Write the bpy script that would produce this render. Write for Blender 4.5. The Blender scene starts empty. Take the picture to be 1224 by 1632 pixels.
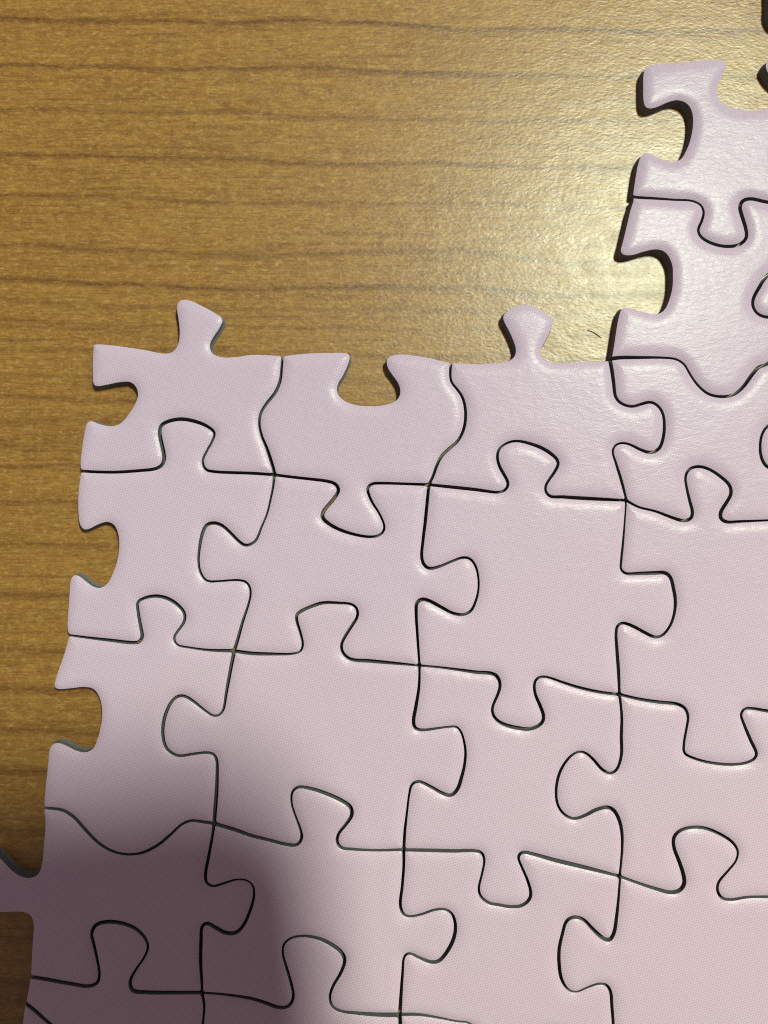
import bpy, math, random
import numpy as np
from mathutils.geometry import delaunay_2d_cdt
from mathutils import Vector

# ---------------------------------------------------------------- camera, light, exposure
sc = bpy.context.scene
PX = 1.0 / 12000.0            # metres per photo pixel on the pieces' printed side (12 px = 1 mm)
TH = 22.0                     # board thickness in the same pixel units
THICK = TH * PX                # thickness of the puzzle board (about 1.7 mm)
F_PX = 1226.0                 # focal length in photo pixels
CAM_H = F_PX * PX             # height of the lens above the printed side
def wx(u): return (u - 612.0) * PX
def wy(v): return (816.0 - v) * PX

cam_d = bpy.data.cameras.new('camera')
cam = bpy.data.objects.new('camera', cam_d); sc.collection.objects.link(cam)
cam.location = (0, 0, THICK + CAM_H)
cam.rotation_euler = (0, 0, 0)
cam_d.sensor_fit = 'VERTICAL'; cam_d.sensor_height = 24.0
cam_d.lens = 24.0 * F_PX / 1632.0
cam_d.clip_start = 0.002; cam_d.clip_end = 20.0
sc.camera = cam

world = bpy.data.worlds.new('World'); sc.world = world; world.use_nodes = True
bg = world.node_tree.nodes['Background']
bg.inputs['Color'].default_value = (1.0, 0.84, 0.80, 1); bg.inputs['Strength'].default_value = 0.20

LAMP_H = 1.00                                       # lamp above the table
GLARE = (1045, 415)                                 # where its mirror image sits on the table
k = (LAMP_H + CAM_H) / CAM_H
lamp_xy = Vector((wx(GLARE[0]) * k, wy(GLARE[1]) * k))
lamp_d = bpy.data.lights.new('lamp', 'AREA'); lamp_d.shape = 'ELLIPSE'; lamp_d.size = 0.125; lamp_d.size_y = 0.22
lamp_d.color = (0.88, 1.0, 0.765); lamp_d.energy = 17.5
lamp = bpy.data.objects.new('lamp', lamp_d); sc.collection.objects.link(lamp)
lamp.location = (lamp_xy.x, lamp_xy.y, LAMP_H)
lamp.rotation_euler = (0, 0, 0)                     # a long ceiling lamp facing straight down

vs = sc.view_settings
vs.view_transform = 'Standard'; vs.look = 'None'; vs.exposure = 0.0; vs.gamma = 1.0
vs.use_curve_mapping = False
sc.cycles.use_denoising = False
sc.cycles.use_adaptive_sampling = False
sc.cycles.max_bounces = 6
sc.cycles.filter_width = 1.1

# ---------------------------------------------------------------- node helper
class NT:
    def __init__(s, name):
        s.m = bpy.data.materials.new(name); s.m.use_nodes = True
        s.t = s.m.node_tree; s.p = s.t.nodes['Principled BSDF']
    def n(s, kind, **kw):
        nd = s.t.nodes.new(kind)
        for a, b in kw.items(): setattr(nd, a, b)
        return nd
    def put(s, sock, v):
        if isinstance(v, bpy.types.NodeSocket): s.t.links.new(v, sock)
        elif v is not None: sock.default_value = v
    def math(s, op, a, b=None, c=None, clamp=False):
        nd = s.n('ShaderNodeMath', operation=op); nd.use_clamp = clamp
        for i, v in enumerate((a, b, c)): s.put(nd.inputs[i], v)
        return nd.outputs[0]
    def mix(s, f, a, b, blend='MIX'):
        nd = s.n('ShaderNodeMix', data_type='RGBA', blend_type=blend)
        s.put(nd.inputs[0], f); s.put(nd.inputs[6], a); s.put(nd.inputs[7], b)
        return nd.outputs[2]
    def pix(s):                                    # world position in photo-pixel units (1/12 mm)
        g = s.n('ShaderNodeNewGeometry')
        v = s.n('ShaderNodeVectorMath', operation='MULTIPLY_ADD')
        s.put(v.inputs[0], g.outputs['Position']); v.inputs[1].default_value = (1/PX, -1/PX, 1/PX)
        v.inputs[2].default_value = (612, 816, 0)
        return v.outputs[0]
    def mapping(s, v, scale=(1,1,1), rot=(0,0,0), loc=(0,0,0)):
        nd = s.n('ShaderNodeMapping'); s.put(nd.inputs[0], v)
        nd.inputs['Scale'].default_value = scale; nd.inputs['Rotation'].default_value = rot
        nd.inputs['Location'].default_value = loc
        return nd.outputs[0]
    def noise(s, v, scale=1.0, detail=2.0, rough=0.5, dist=0.0):
        nd = s.n('ShaderNodeTexNoise'); s.put(nd.inputs['Vector'], v)
        nd.inputs['Scale'].default_value = scale; nd.inputs['Detail'].default_value = detail
        nd.inputs['Roughness'].default_value = rough; nd.inputs['Distortion'].default_value = dist
        return nd.outputs[0]
    def ramp(s, f, stops, interp='LINEAR'):
        nd = s.n('ShaderNodeValToRGB'); cr = nd.color_ramp; cr.interpolation = interp
        while len(cr.elements) < len(stops): cr.elements.new(0.5)
        for e, (p, c) in zip(cr.elements, stops):
            e.position = p; e.color = (c, c, c, 1) if isinstance(c, (int, float)) else (*c, 1)
        s.put(nd.inputs[0], f)
        return nd.outputs[0]
    def rng(s, v, a, b, c, d):
        nd = s.n('ShaderNodeMapRange'); s.put(nd.inputs[0], v)
        for i, x in enumerate((a, b, c, d)): nd.inputs[i+1].default_value = x
        return nd.outputs[0]
    def bump(s, h, dist, strength=1.0, normal=None):
        nd = s.n('ShaderNodeBump'); s.put(nd.inputs['Height'], h)
        nd.inputs['Distance'].default_value = dist; nd.inputs['Strength'].default_value = strength
        if normal is not None: s.put(nd.inputs['Normal'], normal)
        return nd.outputs[0]

# ---------------------------------------------------------------- materials
def mat_print():
    t = NT('lilac_print'); p = t.pix()
    # halftone rosette of the printed sheet: three waves at 60 degrees
    per = 3.9; w = None
    for a in (14, 74, 134):
        kx, ky = math.cos(math.radians(a)) * 2*math.pi/per, math.sin(math.radians(a)) * 2*math.pi/per
        d = t.n('ShaderNodeVectorMath', operation='DOT_PRODUCT'); t.put(d.inputs[0], p); d.inputs[1].default_value = (kx, ky, 0)
        c = t.math('COSINE', d.outputs['Value'])
        w = c if w is None else t.math('ADD', w, c)
    dots = t.rng(w, -1.5, 3.0, 0, 1)
    low = t.noise(t.mapping(p, (1/260, 1/260, 0)), 1.0, 3.0, 0.55)
    fine = t.noise(t.mapping(p, (1/7, 1/7, 0)), 1.0, 2.0, 0.6)
    sp = t.n('ShaderNodeSeparateXYZ'); t.put(sp.inputs[0], p)
    along = t.math('ADD', t.math('MULTIPLY', sp.outputs[0], 0.4), t.math('MULTIPLY', sp.outputs[1], 0.9))
    hue = t.math('ADD', t.rng(along, 650, 1700, 0, 1), t.math('MULTIPLY', t.math('SUBTRACT', low, 0.5), 0.5), clamp=True)
    base = t.mix(hue, (0.595, 0.463, 0.620, 1), (0.690, 0.505, 0.625, 1))      # the print runs from lilac to pink
    shade_axis = t.math('SUBTRACT', sp.outputs[1], t.math('MULTIPLY', sp.outputs[0], 0.35))
    base = t.mix(t.rng(shade_axis, 700, -100, 0, 0.45), base, (0.350, 0.262, 0.365, 1))   # shade mixed into the colour towards upper right, offsetting the stronger lamp light there
    ink = t.mix(t.math('MULTIPLY', dots, 0.65), base, (0.290, 0.205, 0.350, 1))
    col = t.mix(t.rng(fine, 0.3, 0.7, 0.0, 0.16), ink, (0.68, 0.53, 0.70, 1))
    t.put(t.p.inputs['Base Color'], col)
    t.put(t.p.inputs['Roughness'], t.rng(fine, 0.3, 0.7, 0.28, 0.35))
    t.p.inputs['Specular IOR Level'].default_value = 0.165
    wr = t.noise(t.mapping(p, (1/12, 1/5.5, 0), (0, 0, math.radians(20))), 1.0, 3.0, 0.55, 0.6)
    pit = t.noise(t.mapping(p, (1/55, 1/55, 0)), 1.0, 2.0, 0.5)
    h = t.math('ADD', wr, t.math('MULTIPLY', pit, 2.0))
    t.put(t.p.inputs['Normal'], t.bump(h, 0.58*PX, 0.8))
    return t.m

def mat_core():
    t = NT('grey_cardboard'); p = t.pix()
    n = t.noise(t.mapping(p, (1/6, 1/6, 1/1.6)), 1.0, 4.0, 0.65)
    col = t.mix(t.rng(n, 0.3, 0.7, 0, 1), (0.115, 0.112, 0.125, 1), (0.21, 0.206, 0.225, 1))
    t.put(t.p.inputs['Base Color'], col); t.p.inputs['Roughness'].default_value = 0.9
    t.p.inputs['Specular IOR Level'].default_value = 0.15
    t.put(t.p.inputs['Normal'], t.bump(n, 1.5*PX, 0.8))
    return t.m

def mat_wood():
    t = NT('oak_laminate'); p = t.pix()
    sep = t.n('ShaderNodeSeparateXYZ'); t.put(sep.inputs[0], p)
    u, v = sep.outputs[0], sep.outputs[1]
    wob = t.noise(t.mapping(p, (1/330, 1/260, 1)), 1.0, 2.0, 0.5)
    wob2 = t.noise(t.mapping(p, (1/40, 1/30, 1)), 1.0, 2.0, 0.5)
    vv = t.math('ADD', v, t.math('MULTIPLY', t.math('SUBTRACT', wob, 0.5), 40.0))
    vv = t.math('ADD', vv, t.math('MULTIPLY', t.math('SUBTRACT', wob2, 0.5), 7.0))
    vv = t.math('SUBTRACT', vv, t.math('MULTIPLY', u, 0.022))
    # growth lines of the printed oak at their own spacing
    def lines(lst, lo, hi):
        st = [(0.0, 0.0)]; s = hi - lo
        for pos, amp, wd in lst:
            st += [((pos - wd*1.0 - lo)/s, 0.0), ((pos - lo)/s, amp), ((pos + wd*1.6 - lo)/s, 0.0)]
        return t.ramp(t.rng(vv, lo, hi, 0, 1), st)
    La = lines([(12, .95, 5), (87, .85, 5), (161, .6, 5), (236, .85, 5), (301, .75, 4), (385, .65, 6), (440, .85, 5), (474, .45, 5), (505, .5, 4)], -40, 560)
    Lb = lines([(548, .5, 5), (590, .4, 5), (628, .6, 5), (668, .5, 5), (706, .45, 6), (741, .6, 4), (800, .6, 6), (868, .5, 5), (950, .7, 9)], 520, 1040)
    Lc = lines([(1040, .6, 8), (1098, .8, 8), (1170, .6, 7), (1240, .7, 8), (1330, .6, 7), (1420, .7, 8), (1500, .6, 7), (1580, .7, 8)], 1000, 1700)
    line = t.math('MAXIMUM', La, t.math('MAXIMUM', Lb, Lc))
    brk = t.noise(t.mapping(p, (1/70, 1/14, 1)), 1.0, 3.0, 0.6)
    line = t.math('MULTIPLY', line, t.rng(brk, 0.26, 0.48, 0.25, 1.0))
    fineb = t.noise(t.mapping(p, (1/9, 1/3.5, 1)), 1.0, 3.0, 0.65)
    line = t.math('MULTIPLY', line, t.rng(fineb, 0.32, 0.6, 0.35, 1.15), clamp=True)
    streak = t.noise(t.mapping(p, (1/160, 1/9, 1), (0, 0, math.radians(-1.3))), 1.0, 4.0, 0.6)
    band = t.noise(t.mapping(p, (1/500, 1/60, 1), (0, 0, math.radians(-1.3))), 1.0, 2.0, 0.5)
    mott = t.noise(t.mapping(p, (1/26, 1/17, 1)), 1.0, 4.0, 0.65)
    fleck = t.noise(t.mapping(p, (1/12, 1/6, 1)), 1.0, 4.0, 0.7, 0.4)
    base = t.mix(t.rng(streak, 0.3, 0.7, 0, 1), (0.158, 0.058, 0.011, 1), (0.315, 0.150, 0.029, 1))
    base = t.mix(t.rng(band, 0.35, 0.65, 0, 0.55), base, (0.300, 0.148, 0.030, 1))
    base = t.mix(t.rng(mott, 0.42, 0.72, 0, 0.50), base, (0.390, 0.210, 0.045, 1))
    base = t.mix(t.rng(fleck, 0.52, 0.78, 0, 0.85), base, (0.48, 0.31, 0.105, 1))
    base = t.mix(t.rng(fleck, 0.46, 0.25, 0, 0.55), base, (0.115, 0.046, 0.014, 1))
    pore = t.noise(t.mapping(p, (1/30, 1/2.6, 1), (0, 0, math.radians(-1.3))), 1.0, 3.0, 0.7)
    base = t.mix(t.rng(pore, 0.52, 0.70, 0, 0.7), base, (0.125, 0.050, 0.015, 1))
    thin = t.noise(t.mapping(p, (1/190, 1/6.0, 1), (0, 0, math.radians(-1.6)), (37, 11, 0)), 1.0, 2.0, 0.6, 0.3)
    base = t.mix(t.rng(thin, 0.60, 0.72, 0, 0.45), base, (0.110, 0.043, 0.014, 1))
    grit = t.noise(t.mapping(p, (1/4.5, 1/3, 1)), 1.0, 2.0, 0.7)
    base = t.mix(t.rng(grit, 0.56, 0.74, 0, 0.5), base, (0.45, 0.29, 0.085, 1))
    base = t.mix(t.rng(grit, 0.44, 0.28, 0, 0.5), base, (0.120, 0.052, 0.018, 1))
    col = t.mix(t.math('MULTIPLY', line, 0.95), base, (0.085, 0.026, 0.007, 1))
    t.put(t.p.inputs['Base Color'], col)
    rg = t.noise(t.mapping(p, (1/30, 1/30, 1)), 1.0, 3.0, 0.6)
    t.put(t.p.inputs['Roughness'], t.rng(rg, 0.3, 0.7, 0.34, 0.41))
    t.p.inputs['Specular IOR Level'].default_value = 0.56
    b1 = t.noise(t.mapping(p, (1/7.5, 1/4, 1), (0, 0, math.radians(-50))), 1.0, 2.0, 0.5, 0.2)
    b2 = t.noise(t.mapping(p, (1/34, 1/26, 1)), 1.0, 2.0, 0.5)
    h = t.math('ADD', b1, t.math('MULTIPLY', b2, 1.3))
    t.put(t.p.inputs['Normal'], t.bump(h, 0.52*PX, 0.8))
    return t.m

def mat_plain(name, col, rough, metal=0.0):
    t = NT(name)
    p = t.pix(); n = t.noise(t.mapping(p, (1/20, 1/20, 1/20)), 1.0, 2.0)
    t.put(t.p.inputs['Base Color'], t.mix(n, (*[c*0.9 for c in col], 1), (*[c*1.1 for c in col], 1)))
    t.p.inputs['Roughness'].default_value = rough; t.p.inputs['Metallic'].default_value = metal
    return t.m

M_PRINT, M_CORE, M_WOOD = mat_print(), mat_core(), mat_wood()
M_BLACK = mat_plain('black_glass', (0.02, 0.02, 0.022), 0.15)
M_METAL = mat_plain('grey_metal', (0.22, 0.22, 0.24), 0.35, 0.9)

def mesh_obj(name, verts, faces, mat, parent=None, smooth=False):
    me = bpy.data.meshes.new(name); me.from_pydata(verts, [], faces); me.update()
    me.materials.append(mat)
    if smooth:
        me.polygons.foreach_set('use_smooth', [True] * len(me.polygons))
    o = bpy.data.objects.new(name, me); sc.collection.objects.link(o)
    if parent: o.parent = parent
    return o

# ---------------------------------------------------------------- table top
def box(x0, x1, y0, y1, z0, z1):
    v = [(x, y, z) for z in (z0, z1) for y in (y0, y1) for x in (x0, x1)]
    f = [(0,2,3,1), (4,5,7,6), (0,1,5,4), (2,6,7,3), (0,4,6,2), (1,3,7,5)]
    return v, f
table = mesh_obj('table_top', *box(-0.26, 0.30, -0.32, 0.28, -0.022, 0.0), M_WOOD)
table['kind'] = 'structure'; table['label'] = 'yellow brown oak laminate table top with dark grain lines'

# ---------------------------------------------------------------- the cuts between the pieces
TILES = {'A': (0, 400, 3.06), 'B': (400, 400, 3.06), 'C': (800, 0, 2.887), 'D': (824, 400, 3.06), 'E': (0, 800, 3.06),
         'F': (400, 800, 3.06), 'G': (824, 800, 3.06), 'H': (0, 1200, 2.8333), 'I': (400, 1200, 2.8333), 'J': (792, 1200, 2.8333),
         'K': (760, 460, 7.65), 'L': (760, 680, 7.65), 'M': (760, 1040, 7.65), 'P': (0, 0, 1.0)}
def S(*parts):
    out = []
    for key, pts in parts:
        ox, oy, s = TILES[key]
        out += [(ox + x / s, oy + y / s) for x, y in pts]
    return out
def knob(p0, p1, side, size=75, at=0.5, base=()):
    """a straight cut with one interlocking knob; side = +1 bulges to the left of p0->p1"""
    p0, p1 = np.array(p0, float), np.array(p1, float); d = p1 - p0; L = np.hypot(*d); d /= L
    n = np.array((d[1], -d[0])) * side
    prof = [(-.75, 0), (-.5, .02), (-.36, .10), (-.40, .35), (-.58, .68), (-.55, .92), (-.25, 1.08), (.25, 1.06), (.56, .90), (.57, .66), (.40, .36), (.36, .10), (.5, .02), (.75, 0)]
    c = p0 + d * L * at
    return [tuple(p0), tuple(p0 + d*L*0.15)] + [tuple(c + d*a*size*1.05 + n*b*size) for a, b in prof] + [tuple(p1 - d*L*0.12), tuple(p1)]

n01, n02, n03 = (449.7, 565), (719.6, 575.3), (973.0, 571.5)
L12, L23, L34, L45, L56 = (126, 750.3), (107.2, 1012.6), (66.6, 1289), (45.2, 1558.6), (37.5, 1599)
X11, X12, X13 = (436.6, 756.4), (683.7, 772.3), (999.5, 797.5)
X21, X22, X23 = (372.5, 1038), (668.8, 1061.2), (988.8, 1108)
X31, X32, X33 = (340.6, 1314.2), (643.7, 1356), (989, 1398.4)
X41, X42, X43 = (321.2, 1584.8), (637.3, 1620.5), (981, 1678)
Q0, QA, QB, Q1, Q2, Q3, Q4 = (1300, 158), (1300, 330), (1300, 548), (1310, 827), (1310, 1146), (1315, 1432), (1318, 1722)
T0 = (145.6, 546)
TA1, TA2 = (1007.5, 312), (1009, 316)
n = lambda *p: ('P', p)

SEAM = {
 # free (unjoined) edges
 'top1': [T0] + S(('A', [(470,444),(560,452),(700,474),(800,493),(835,486),(858,455),(866,400),(862,340),(853,275),(862,240),(890,228),(930,235),(1000,268),(1050,295),(1082,316),(1090,338),(1070,382),(1042,425),(1028,462),(1042,494),(1085,507),(1150,506)]), ('B', [(0,496)])) + [n01],
 'left1': [T0] + S(('A', [(440,520),(440,600),(444,648),(458,664),(520,658),(590,645),(630,645),(655,668),(662,700),(650,740),(620,790),(585,832),(548,848),(510,845),(470,832),(440,820),(415,832),(404,870),(390,960),(382,1045)])) + [L12],
 'top2': [n01] + S(('B', [(250,493),(350,487),(440,485),(476,490),(491,512),(480,555),(455,608),(426,658),(428,690),(455,720),(510,742),(570,748),(630,746),(688,732),(714,712),(722,688),(714,650),(690,615),(664,578),(654,548),(658,518),(685,501),(730,496),(800,503),(880,516),(940,531)])) + [n02],
 'top3': [n02] + S(('B', [(1060,538)]), ('K', [(0,890),(200,882),(330,870),(420,842),(460,795),(466,725),(432,620),(370,490),(322,400),(305,335),(322,290),(380,232),(470,186),(580,165),(690,180),(790,230),(880,290),(942,345),(958,395),(930,490),(870,610),(815,710),(797,770),(820,830),(880,875),(960,895),(1080,888),(1224,880)]), ('D', [(300,533),(400,529)])) + [n03],
 'left2': [L12] + S(('A', [(372,1160)]), ('E', [(368,0),(370,60),(378,112),(400,142),(430,140),(480,115),(520,103),(550,118),(567,160),(570,220),(560,290),(540,350),(515,398),(485,416),(452,408),(412,378),(378,353),(350,355),(335,385),(328,450),(322,540),(320,615)])) + [L23],
 'left3': [L23] + S(('E', [(312,710),(290,780),(265,850),(252,902),(268,921),(330,920),(400,913),(445,920),(470,950),(485,1000),(486,1060),(475,1120),(462,1165),(443,1205),(410,1220),(370,1212),(320,1188),(275,1173),(245,1184),(230,1210)]), ('H', [(205,60),(195,150)])) + [L34],
 'left4': [L34] + S(('H', [(196,320),(187,420),(178,500),(162,548),(130,563),(90,556),(50,530),(10,488)])) + [(-12,1358),(-26,1382),(-30,1415),(-22,1448),(0,1458)] + S(('H', [(50,729),(100,731),(130,746),(142,785),(138,850),(133,930)])) + [L45],
 'left5': [L45] + S(('H', [(118,1080)])) + [L56],
 'left6': [L56, (34,1620), (30,1660), (20,1760), (8,1900)],
 'leftA1': [TA1] + S(('C', [(605,860),(615,800),(628,740),(645,702),(670,690),(700,700),(740,720),(790,731),(822,722),(842,690),(862,640),(876,570),(873,512),(852,476),(812,461),(770,470),(720,492),(685,500),(662,494),(651,468),(649,400),(652,325)])) + [(1030,102)],
 'topA1': [(1030,102)] + S(('C', [(700,288),(800,275),(900,266),(980,262),(1028,266),(1044,290),(1030,335),(1006,385),(1000,420),(1018,455),(1060,481),(1120,495),(1180,496),(1224,491)])) + [(1265,164), Q0],
 'leftA2': [TA2] + S(('C', [(585,965),(570,1030),(552,1110),(542,1155),(556,1174),(600,1178),(660,1160),(715,1150),(752,1163),(780,1215)]), ('D', [(757,120),(755,175),(741,230),(718,278),(690,297),(640,290),(570,272),(525,263),(506,276),(490,330),(478,400),(467,465)])) + [n03],
 # cuts between rows
 'r12_1': [L12] + S(('A', [(450,1076),(560,1078),(680,1070),(750,1062),(785,1045),(797,1010),(787,950),(775,890),(782,850),(820,828),(880,818),(950,830),(1010,855),(1043,885),(1030,930),(1005,975),(985,1025),(1000,1065),(1040,1075),(1130,1080)]), ('B', [(0,1083)])) + [X11],
 'r12_2': [X11] + S(('B', [(200,1102),(300,1113),(370,1122),(410,1135),(427,1165),(405,1205)]), ('F', [(350,50),(347,75),(370,100),(420,130),(490,155),(570,170),(620,165),(648,140),(650,115),(625,55),(590,0)]), ('B', [(572,1180),(568,1155),(590,1135),(640,1132),(750,1135)])) + [X12],
 'r12_3': [X12] + S(('B', [(950,1148)]), ('L', [(0,768),(120,785),(250,800),(330,785),(380,730),(385,680),(340,590),(280,480),(255,380),(270,280),(340,215),(440,175),(530,175),(640,200),(780,250),(900,320),(985,400),(1000,450),(960,540),(890,640),(845,720),(845,790),(900,850),(1040,855),(1224,868)])) + [X13],
 'r12_4': [X13] + S(('G', [(600,25),(680,45),(760,75),(820,92),(855,80),(862,50),(850,0)]), ('D', [(835,1160),(828,1100),(845,1065),(890,1050),(940,1062),(1000,1100),(1045,1145),(1050,1185)]), ('G', [(1030,0),(1000,50),(1000,80),(1025,97),(1100,95),(1224,90)])) + [Q1],
 'r23_1': [L23] + S(('E', [(420,663),(540,677),(640,688),(675,685),(690,660),(682,610),(670,540),(668,490),(700,470),(760,460),(820,475),(870,510),(898,550),(893,590),(865,630),(845,665),(860,698),(920,712),(1020,725)])) + [X21],
 'r23_2': [X21] + S(('F', [(0,740),(100,743),(200,742),(240,730),(252,700),(240,640),(222,580),(222,550),(250,530),(300,508),(350,493),(430,494),(490,500),(515,520),(520,555),(495,600),(460,655),(440,700),(450,740),(485,768),(580,777),(700,788)])) + [X22],
 'r23_3': [X22] + S(('F', [(920,808),(1050,825)]), ('M', [(0,245),(180,258),(240,285),(280,350),(285,430),(245,550),(195,670),(200,760),(260,840),(370,895),(520,930),(640,940),(750,905),(810,850),(820,780),(775,650),(720,520),(705,410),(730,330),(790,300),(880,310),(1040,365),(1224,425)]), ('G', [(400,929)])) + [X23],
 'r23_4': [X23] + S(('G', [(600,965),(700,980),(790,990),(825,1010),(840,1050),(832,1110),(820,1180)]), ('J', [(852,5),(900,30),(970,48),(1060,56),(1130,48),(1170,28),(1178,8)]), ('G', [(1145,1165),(1110,1080),(1098,1040),(1115,1012),(1150,1010),(1224,1022)])) + [Q2],
 'r34_1': [L34] + S(('H', [(230,255),(280,263),(330,295),(380,350),(440,410),(500,447),(570,463),(640,455),(710,420),(770,370),(820,325),(860,310),(910,315)])) + [X31],
 'r34_2': [X31] + S(('H', [(1060,352)]), ('I', [(0,378),(80,398),(160,418),(205,420),(228,390),(222,350),(200,290),(183,235),(185,180),(210,158),(270,165),(340,188),(410,220),(450,250),(455,285),(430,325),(395,370),(388,405),(405,432),(460,440),(570,445)])) + [X32],
 'r34_3': [X32] + S(('I', [(800,444),(920,447),(1010,446),(1045,457),(1055,490),(1045,550),(1030,620),(1040,655),(1080,685)]), ('J', [(0,690),(60,700),(115,695),(150,665),(155,635),(140,580),(110,510),(98,475),(115,453),(160,460),(260,488),(400,522)])) + [X33],
 'r34_4': [X33] + S(('J', [(640,592),(720,618),(790,635),(830,625),(850,595),(845,550),(825,490),(803,430),(803,385),(830,355),(880,340),(940,343),(1010,370),(1065,405),(1092,445),(1085,490),(1050,535),(1005,590),(1000,625),(1020,660),(1070,667),(1130,657),(1224,655)])) + [Q3],
 'r45_1': [L45] + S(('H', [(210,1030),(310,1048),(400,1060),(435,1045),(445,1010),(435,940),(420,870),(410,820),(430,782),(480,768),(550,775),(610,800),(650,840),(665,880),(650,925),(610,985),(583,1040),(595,1080),(650,1088),(770,1090)])) + [X41],
 'r45_2': [X41] + S(('H', [(1000,1097)]), ('I', [(0,1117),(60,1135),(130,1158),(170,1150),(190,1110),(180,1050),(160,980),(143,920),(145,875),(175,845),(230,833),(300,843),(360,870),(410,910),(423,945),(405,1000),(370,1060),(355,1110),(365,1150),(400,1172),(480,1183),(580,1190)])) + [X42],
 'r45_3': [X42] + S(('I', [(760,1192),(850,1206),(930,1222)])) + [(748,1634),(765,1652),(758,1690),(770,1722),(815,1738),(860,1730),(876,1700),(858,1664),(868,1645),(910,1655)] + [X43],
 'r45_4': knob(X43, Q4, -1, 80),
 'r56_1': [L56] + S(('H', [(150,1165),(200,1210)])) + [(98,1652),(130,1700),(160,1760),(200,1800),(250,1830),(312,1850)],
 'r56_2': knob((312,1850), (630,1890), 1, 80),
 'r56_3': knob((630,1890), (975,1950), 1, 80),
 'rA12': [TA1] + S(('C', [(640,905),(700,908),(800,915),(880,920),(920,940),(933,970),(925,1010),(907,1055),(920,1085),(970,1115),(1040,1130),(1100,1120),(1130,1090),(1128,1050),(1110,990),(1100,945),(1115,918),(1150,910),(1224,925)])) + [QA],
 'rA21': [n03] + S(('D', [(500,518),(600,517),(720,518),(780,525),(820,550),(850,600),(890,655),(940,695),(1000,708),(1060,700),(1110,660),(1150,605),(1185,565),(1224,550)])) + [(1260,548), QB],
 # cuts between columns
 'c1_1': [n01] + S(('B', [(148,560),(140,630),(115,690),(75,740),(45,790),(38,840),(50,900),(75,960),(95,1020),(110,1070)])) + [X11],
 'c2_1': [n02] + S(('B', [(973,590),(978,635),(1005,670),(1032,710),(1047,770),(1045,840),(1030,890),(1005,930),(965,965),(930,1000),(905,1050),(890,1095)])) + [X12],
 'c3_1': [n03] + S(('D', [(465,570),(475,640),(485,710),(510,740),(565,757),(610,745),(655,735),(690,752),(715,790),(723,850),(715,920),(695,965),(655,982),(600,965),(560,945),(520,935),(485,945),(470,975),(485,1030),(510,1110),(530,1185)])) + [X13],
 'c1_2': [X11] + S(('B', [(105,1150)]), ('F', [(90,0),(75,60),(50,120),(20,190)]), ('E', [(1222,206),(1195,213),(1165,195),(1120,150),(1080,115),(1040,102),(1005,112),(985,150),(970,220),(965,290),(975,345),(1005,385),(1070,387),(1150,382),(1195,390),(1215,415),(1220,450),(1208,505),(1180,590),(1155,680)])) + [X21],
 'c2_2': [X12] + S(('F', [(860,0),(850,100),(838,200),(833,270),(845,308),(870,325),(920,315),(980,290),(1030,272),(1065,275),(1095,310),(1110,370),(1110,430),(1095,490),(1075,530),(1040,550),(990,545),(930,515),(870,483),(835,475),(810,490),(806,540),(812,650),(818,740)])) + [X22],
 'c3_2': [X13] + S(('G', [(535,30),(530,100),(522,200),(513,290),(512,330),(535,350),(600,350),(680,347),(730,347),(755,370),(768,420),(778,480),(772,550),(750,610),(715,652),(680,662),(630,640),(570,608),(520,592),(495,605),(488,640),(492,720),(500,830)])) + [X23],
 'c1_3': [X21] + S(('E', [(1120,830),(1100,940),(1085,1020),(1060,1045),(1035,1045),(990,1015),(940,975),(890,948),(855,955),(825,990),(800,1050),(790,1110),(795,1170),(812,1210)]), ('H', [(800,16),(870,8),(930,2),(960,8),(976,35),(978,90),(975,180),(969,260)])) + [X31],
 'c2_3': [X22] + S(('F', [(820,900),(805,1000),(793,1070),(800,1105),(830,1115),(900,1108),(960,1100),(1005,1100),(1028,1130),(1042,1180)]), ('I', [(970,0),(965,60),(950,120),(935,165),(905,195),(870,188),(810,155),(755,132),(728,145),(715,190),(705,270),(695,360)])) + [X32],
 'c3_3': [X23] + S(('G', [(515,1050),(513,1150)]), ('J', [(567,0),(558,50),(540,85),(515,97),(480,80),(440,35),(405,5),(375,-2),(340,15),(300,65),(278,120),(270,190),(280,245),(310,285),(350,302),(400,288),(450,262),(500,250),(530,262),(555,305),(568,360),(570,430),(565,500)])) + [X33],
 'c1_4': [X31] + S(('H', [(955,390),(940,470),(925,560),(930,590),(955,607),(1000,597),(1060,578),(1110,580),(1140,605),(1145,650),(1130,710),(1100,780),(1065,818),(1020,820),(975,798),(930,775),(910,790),(905,850),(903,950),(908,1040)])) + [X41],
 'c2_4': [X32] + S(('I', [(690,520),(683,610),(675,700),(690,735),(715,745),(770,735),(830,715),(875,712),(910,735),(925,790),(915,850),(880,915),(845,950),(810,952),(760,932),(710,912),(692,930),(685,1000),(678,1100)])) + [X42],
 'c3_4': [X33] + S(('J', [(552,650),(543,740),(530,820),(510,850),(480,840),(435,800),(390,755),(345,745),(315,765),(298,820),(283,890),(283,960),(295,1030),(325,1075),(360,1085),(410,1065),(460,1048),(495,1052),(515,1080),(522,1150),(528,1224),(531,1290)])) + [X43],
 'c1_5': [X41, (324.5,1606), (322.5,1632), (318,1690)] + knob((318,1700), (312,1850), 1, 60)[2:-1] + [(312,1850)],
 'c2_5': [X42, (638,1640), (637,1690)] + knob((636,1690), (630,1890), -1, 70)[2:-1] + [(630,1890)],
 'c3_5': knob(X43, (975,1950), 1, 75),
 'b6': [(8,1900), (150,1915), (306,1930), (312,1850)],
 'c4_A1': knob(Q0, QA, -1, 52),
 'c4_A2': [QA, (1298,390), (1288,412), (1255,420), (1224,439), (1213,455.6), (1203,475), (1202.5,486.6), (1209.6,498), (1224,504), (1255,500), (1285,494), (1297,508), QB],
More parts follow.
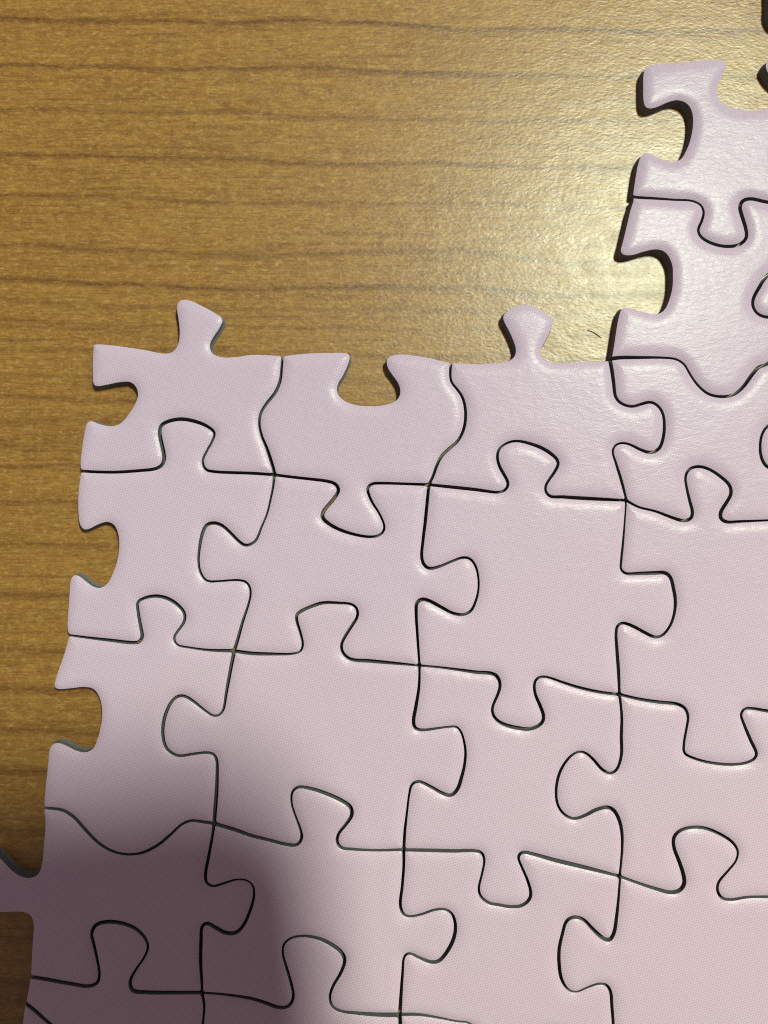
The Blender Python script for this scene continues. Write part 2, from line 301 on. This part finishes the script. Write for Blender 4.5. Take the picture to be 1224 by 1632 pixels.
 'c4_1': [QB, (1303,620), (1292,652), (1258,660), (1224,680), (1216,694), (1213.5,713.7), (1216,730), (1224,743), (1258,752), (1290,744), (1304,765), Q1],
 'c4_2': knob(Q1, Q2, 1, 80), 'c4_3': knob(Q2, Q3, 1, 80), 'c4_4': knob(Q3, Q4, 1, 80),
 # outer sides of the two pieces beyond the right edge
 'o_A2': [QA] + knob((1302,330), (1570,322), 1, 62)[1:-1] + [(1570,322), (1578,440), (1572,545)] + knob((1572,545), (1302,548), 1, 60)[1:-1] + [QB],
 'o_1': [QB] + knob((1302,548), (1580,560), -1, 60)[1:-1] + [(1580,560), (1592,700), (1585,832)] + knob((1585,832), (1312,827), 1, 70)[1:-1] + [Q1],
 'o_A0': [(1310,168), (1400,170), (1492,166), (1498,20), (1490,-128), (1370,-134), (1240,-122), (1229,-60), (1228,0), (1227,15), (1232,30), (1246,42), (1272,49), (1284,62), (1276,76), (1252,82), (1234,87), (1225,93), (1220,102), (1224,114), (1234,128), (1249,140), (1268,146), (1290,150), (1300,158), (1310,168)],
}

def catmull(pts, step=1.5):
    p = [np.array(q, float) for q in pts]
    clean = [p[0]]
    for q in p[1:]:
        if np.hypot(*(q - clean[-1])) > 2.0: clean.append(q)
    if np.hypot(*(clean[-1] - p[-1])) > 1e-6: clean[-1] = p[-1]
    p = clean
    p = [2*p[0]-p[1]] + p + [2*p[-1]-p[-2]]
    out = []
    for i in range(1, len(p)-2):
        a, b, c, d = p[i-1:i+3]
        t0 = 0.0; t1 = t0 + max(np.hypot(*(b-a)), 1e-3)**.5; t2 = t1 + max(np.hypot(*(c-b)), 1e-3)**.5; t3 = t2 + max(np.hypot(*(d-c)), 1e-3)**.5
        m = max(2, int(np.hypot(*(c-b)) / step))
        t = np.linspace(t1, t2, m, endpoint=False)[:, None]
        A1 = (t1-t)/(t1-t0)*a + (t-t0)/(t1-t0)*b; A2 = (t2-t)/(t2-t1)*b + (t-t1)/(t2-t1)*c; A3 = (t3-t)/(t3-t2)*c + (t-t2)/(t3-t2)*d
        B1 = (t2-t)/(t2-t0)*A1 + (t-t0)/(t2-t0)*A2; B2 = (t3-t)/(t3-t1)*A2 + (t-t1)/(t3-t1)*A3
        out.append((t2-t)/(t2-t1)*B1 + (t-t1)/(t2-t1)*B2)
    return np.vstack(out + [p[-2][None]])
CURVE = {k_: catmull(v_) for k_, v_ in SEAM.items()}

def resample(c, step):
    c = np.vstack([c, c[:1]]); s = np.r_[0, np.cumsum(np.hypot(*np.diff(c, axis=0).T))]
    m = int(s[-1] / step); t = np.linspace(0, s[-1], m, endpoint=False)
    return np.stack([np.interp(t, s, c[:, 0]), np.interp(t, s, c[:, 1])], 1)
def normals(c):
    d = np.roll(c, -1, 0) - np.roll(c, 1, 0); d /= np.hypot(*d.T)[:, None]
    return np.stack([-d[:, 1], d[:, 0]], 1)                # inward for a counter-clockwise loop
def outline(names):
    loop = None
    for nm in names:
        c = CURVE[nm]
        if loop is None:
            nxt = CURVE[names[1]] if len(names) > 1 else None
            if nxt is not None:
                d_end = min(np.hypot(*(c[-1]-nxt[0])), np.hypot(*(c[-1]-nxt[-1])))
                d_sta = min(np.hypot(*(c[0]-nxt[0])), np.hypot(*(c[0]-nxt[-1])))
                if d_sta < d_end: c = c[::-1]
            loop = c
        else:
            if np.hypot(*(c[-1]-loop[-1])) < np.hypot(*(c[0]-loop[-1])): c = c[::-1]
            loop = np.vstack([loop, c])
    c = resample(loop, 2.0)
    x, y = c.T
    if 0.5 * np.sum(x*np.roll(y, -1) - np.roll(x, -1)*y) < 0: c = c[::-1]
    for _ in range(3):                                     # slightly rounded die-cut corners
        c = 0.25*np.roll(c, 1, 0) + 0.5*c + 0.25*np.roll(c, -1, 0)
    c = resample(c, 2.0)
    g = GAP * (1 + 0.30*np.sin(c[:, 0]*.031 + 1.3*np.sin(c[:, 1]*.017))*np.cos(c[:, 1]*.027))   # the joints open and close a little
    c = c + normals(c) * g[:, None]
    return resample(c, 3.6)
GAP = 2.4

def dist(P, c):
    a = c; b = np.roll(c, -1, 0); ab = b - a; L2 = (ab**2).sum(1)
    out = np.empty(len(P))
    for i in range(0, len(P), 400):
        q = P[i:i+400, None, :]
        t = np.clip(((q - a)*ab).sum(2) / L2, 0, 1)
        out[i:i+400] = np.sqrt((((a + t[..., None]*ab) - q)**2).sum(2).min(1))
    return out
def inside(P, c):
    x, y = P[:, 0:1], P[:, 1:2]; x0, y0 = c.T; x1, y1 = np.roll(c, -1, 0).T
    cond = (y0 > y) != (y1 > y)
    xi = (x1-x0)*(y-y0)/np.where(y1 == y0, 1e-9, y1-y0) + x0
    return (np.sum(cond & (x < xi), 1) % 2).astype(bool)

ROLL_W, ROLL_A = 25.0, 4.0
def profile(d):                                            # the printed side rolls down towards the cut
    q = np.clip(1 - d/ROLL_W, 0, 1)
    return -ROLL_A * q**3.0

def slope(d):
    q = np.clip(1 - d/ROLL_W, 0, 1)
    return ROLL_A * 3.0 / ROLL_W * q**2.0
def grad(P, c):                                            # unit direction away from the nearest cut
    a = c; b = np.roll(c, -1, 0); ab = b - a; L2 = (ab**2).sum(1); nn = normals(c)
    out = np.empty((len(P), 2))
    for i in range(0, len(P), 400):
        q = P[i:i+400, None, :]
        t = np.clip(((q - a)*ab).sum(2) / L2, 0, 1)
        near = a + t[..., None]*ab; d2 = ((near - q)**2).sum(2); j = d2.argmin(1); r = np.arange(len(j))
        v = q[:, 0] - near[r, j]; ln = np.sqrt((v**2).sum(1))
        tj = t[r, j][:, None]; edge = nn[j]*(1-tj) + nn[(j+1) % len(c)]*tj
        w = np.clip(ln/2.5, 0, 1)[:, None]                 # next to the cut use the cut's own normal
        v = v/np.maximum(ln, 1e-6)[:, None]*w + edge*(1-w)
        out[i:i+400] = v / np.maximum(np.hypot(*v.T), 1e-6)[:, None]
    return out

rnd = random.Random(7)
def puzzle_piece(names, label, group):
    c = outline(names)
    nrm = normals(c)
    pts = []
    for d in (0.8, 1.8, 3.0, 4.4, 6.0, 7.8, 9.8, 12.0, 14.2, 16.4, 18.6, 20.8, 23.0, 26.0):
        r = c + nrm * d
        if d > 6: r = r[::2]
        r = r[inside(r, c)]
        dd = dist(r, c); r = r[dd > d*0.93]
        if d > 1.2 and pts:                                # thin crowded points
            keep = []; cell = {}; g = max(1.6, d*0.28)
            for q in r:
                key = (int(q[0]//g), int(q[1]//g))
                if key in cell: continue
                cell[key] = 1; keep.append(q)
            r = np.array(keep) if keep else r[:0]
        pts.append(r)
    lo, hi = c.min(0), c.max(0)
    gx, gy = np.meshgrid(np.arange(lo[0], hi[0], 16.0), np.arange(lo[1], hi[1], 16.0))
    gr = np.stack([gx.ravel() + 8*((np.arange(gx.size)//gx.shape[1]) % 2), gy.ravel()], 1)
    gr = gr[inside(gr, c)]; gr = gr[dist(gr, c) > 26]
    pts.append(gr)
    inner = np.vstack(pts)
    ctr = (lo + hi) / 2
    allp = np.vstack([c, inner]) - ctr
    nv = len(c)
    res = delaunay_2d_cdt([Vector(q) for q in allp], [], [list(range(nv))], 1, 1e-4)
    V = np.array([tuple(q) for q in res[0]]); Fc = [tuple(f) for f in res[2]]
    d = dist(V + ctr, c)
    tx, ty = rnd.gauss(0, 0.006), rnd.gauss(0, 0.006)      # pieces never lie perfectly level
    z = TH + profile(d) + rnd.uniform(-0.8, 0.5) + V[:, 0]*tx + V[:, 1]*ty
    verts = [(x*PX, -y*PX, zz*PX) for (x, y), zz in zip(V, z)]
    FA = np.array(Fc); e1 = V[FA[:, 1]] - V[FA[:, 0]]; e2 = V[FA[:, 2]] - V[FA[:, 0]]
    up = -(e1[:, 0]*e2[:, 1] - e1[:, 1]*e2[:, 0]) > 0      # image v runs downwards
    faces = [tuple(f) if g else tuple(f[::-1]) for f, g in zip(FA.tolist(), up)]
    root = bpy.data.objects.new('puzzle_piece', None); sc.collection.objects.link(root)
    root.empty_display_size = 0.004
    root.location = (wx(ctr[0]), wy(ctr[1]), 0)
    root['label'] = label; root['category'] = 'puzzle piece'; root['group'] = group
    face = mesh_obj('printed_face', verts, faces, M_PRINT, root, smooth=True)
    gd = grad(V + ctr, c); sl = slope(d)                   # exact normals of the rolled edge
    N = np.stack([-(sl*gd[:, 0] + tx), (sl*gd[:, 1] + ty), np.ones(len(V))], 1)
    N /= np.sqrt((N**2).sum(1))[:, None]
    face.data.normals_split_custom_set_from_vertices([tuple(q) for q in N])
    # cardboard core: wall from the cut edge down to the table, plus its underside
    cc = c - ctr; m = len(cc)
    ze = TH - ROLL_A - 0.4 + cc[:, 0]*tx + cc[:, 1]*ty
    inn = c + nrm*0.25 - ctr; foot = c - nrm*(GAP - 0.2) - ctr      # the die leaves the cut tapered
    W = []
    for j, (ring, zz) in enumerate(((inn, ze - 0.15), (cc, np.full(m, 5.5)), (foot, np.full(m, 0.6)), (foot, np.full(m, 0.0)))):
        W += [(x*PX, -y*PX, q*PX) for (x, y), q in zip(ring, zz)]
    fw = []
    for j in range(3):
        for i in range(m):
            a, b = j*m+i, j*m+(i+1) % m
            fw.append((a, b, b+m, a+m))
    fw.append(tuple(range(3*m, 4*m)))
    core = mesh_obj('cardboard_core', W, fw, M_CORE, root)
    return root

G1 = 'lilac jigsaw pieces joined together'
PIECES = [
 (['top1','c1_1','r12_1','left1'], 'lilac puzzle piece at the top left corner, slanted tab sticking up over the wood'),
 (['top2','c2_1','r12_2','c1_1'], 'lilac puzzle piece with an open socket on top, showing wood between its two arms'),
 (['top3','c3_1','r12_3','c2_1'], 'lilac puzzle piece with a round free tab pointing up beside the glare on the table'),
 (['rA21','c4_1','r12_4','c3_1'], 'lilac puzzle piece with a wide shallow wave cut along its top, near the right edge'),
 (['r12_1','c1_2','r23_1','left2'], 'lilac puzzle piece on the left rim, second from the top, free socket facing the wood'),
 (['r12_2','c2_2','r23_2','c1_2'], 'lilac puzzle piece below the open-socket piece, with tabs reaching left and right'),
 (['r12_3','c3_2','r23_3','c2_2'], 'lilac puzzle piece near the middle with tabs on top, right and bottom'),
 (['r12_4','c4_2','r23_4','c3_2'], 'lilac puzzle piece directly below the wave-topped piece, broad tab pointing down'),
 (['r23_1','c1_3','r34_1','left3'], 'lilac puzzle piece on the left rim half in the shadow, broad wavy bottom edge'),
 (['r23_2','c2_3','r34_2','c1_3'], 'lilac puzzle piece with tabs on top, left and right, shadow on its lower left'),
 (['r23_3','c3_3','r34_3','c2_3'], 'lilac puzzle piece below the three-tabbed middle one, sockets left, right and top'),
 (['r23_4','c4_3','r34_4','c3_3'], 'lilac puzzle piece by the right edge, rounded tab reaching left, sockets above and below'),
 (['r34_1','c1_4','r45_1','left4'], 'dark shaded lilac puzzle piece, its free tab running out of the left edge'),
 (['r34_2','c2_4','r45_2','c1_4'], 'lilac puzzle piece with the soft vertical shadow edge down its middle'),
 (['r34_3','c3_4','r45_3','c2_4'], 'lilac puzzle piece at the bottom, sockets on left and right, clear of the shadow'),
 (['r34_4','c4_4','r45_4','c3_4'], 'lilac puzzle piece in the bottom right corner with tabs on top and left'),
 (['r45_1','c1_5','r56_1','left5'], 'dark shaded lilac puzzle piece at the bottom left, its rounded tab pointing up'),
 (['r45_2','c2_5','r56_2','c1_5'], 'lilac puzzle piece cut off at the bottom, tall tab on the shadow edge'),
 (['r45_3','c3_5','r56_3','c2_5'], 'thin visible strip of a lilac puzzle piece at the bottom edge, below the middle'),
 (['r56_1','b6','left6'], 'dark sliver of lilac puzzle piece in the extreme bottom left corner of the puzzle'),
 (['topA1','c4_A1','rA12','leftA1'], 'uppermost glossy lilac puzzle piece at the right, with a tab down and free left socket'),
 (['rA12','c4_A2','rA21','leftA2'], 'glare-lit lilac puzzle piece at the right, second from the top, wide rounded bottom'),
 (['c4_A2','o_A2'], 'lilac tab tip at the right edge, set in the glare-lit piece'),
 (['c4_1','o_1'], 'lilac tab tip at the right edge, set in the wave-topped piece'),
 (['o_A0'], 'dark-sided puzzle piece peeking in at the top right corner above the others'),
]
for names, label in PIECES:
    puzzle_piece(names, label, G1)

# ---------------------------------------------------------------- dust fibre on the table
def fibre(name, pts, r, z, mat):
    c = catmull(pts, 3.0); V, F = [], []
    for i, q in enumerate(c):
        d = c[min(i+1, len(c)-1)] - c[max(i-1, 0)]; d /= np.hypot(*d); nn = np.array((-d[1], d[0]))
        rr = r * (0.5 + 0.5*math.sin(math.pi*(i+0.5)/len(c)))
        for k_ in range(6):
            a = k_*math.pi/3
            V.append((wx(q[0] + nn[0]*rr*math.cos(a)), wy(q[1] + nn[1]*rr*math.cos(a)), (z + rr*math.sin(a))*PX))
        if i:
            for k_ in range(6):
                F.append(((i-1)*6+k_, (i-1)*6+(k_+1) % 6, i*6+(k_+1) % 6, i*6+k_))
    F += [tuple(range(5, -1, -1)), tuple(range(len(V)-6, len(V)))]
    return mesh_obj(name, V, F, mat)
M_FIB = mat_plain('dark_fibre', (0.03, 0.025, 0.02), 0.7)
f1 = fibre('dust_fibre', [(942, 521), (950, 524), (958, 529), (965, 534)], 0.6, 1.0, M_FIB)
f1['label'] = 'short dark dust fibre lying on the glossy wood left of the glare-lit piece'; f1['category'] = 'dust fibre'

# ---------------------------------------------------------------- the phone that takes the picture (its shadow falls at the lower left)
def rounded_slab(x0, x1, y0, y1, z0, z1, r, seg=8):
    ring = []
    for cx, cy, a0 in ((x1-r, y1-r, 0), (x0+r, y1-r, 90), (x0+r, y0+r, 180), (x1-r, y0+r, 270)):
        for i in range(seg+1):
            a = math.radians(a0 + 90*i/seg); ring.append((cx + r*math.cos(a), cy + r*math.sin(a)))
    m = len(ring); V = [(x, y, z0) for x, y in ring] + [(x, y, z1) for x, y in ring]
    F = [tuple(range(m-1, -1, -1)), tuple(range(m, 2*m))] + [(i, (i+1) % m, (i+1) % m + m, i + m) for i in range(m)]
    return V, F
PH_Z = THICK + CAM_H + 0.0015
def lit_from(u, v, z):            # point at height z whose shadow falls on photo position (u, v) of the pieces
    s = (z - THICK) / (LAMP_H - THICK)
    return wx(u)*(1-s) + lamp.location.x*s, wy(v)*(1-s) + lamp.location.y*s
px_, py_ = lit_from(486, 1196, PH_Z)
phone = bpy.data.objects.new('smartphone', None); sc.collection.objects.link(phone); phone.empty_display_size = 0.01
phone.location = (px_, py_, PH_Z); phone.rotation_euler = (0, 0, math.radians(6))
phone['label'] = 'dark smartphone held above the table, casting the soft shadow at the lower left'; phone['category'] = 'smartphone'
mesh_obj('body', *rounded_slab(-0.076, 0, -0.155, 0, 0, 0.008, 0.015), M_METAL, phone)
mesh_obj('screen', *rounded_slab(-0.0735, -0.0025, -0.1525, -0.0025, 0.0081, 0.0084, 0.009), M_BLACK, phone)
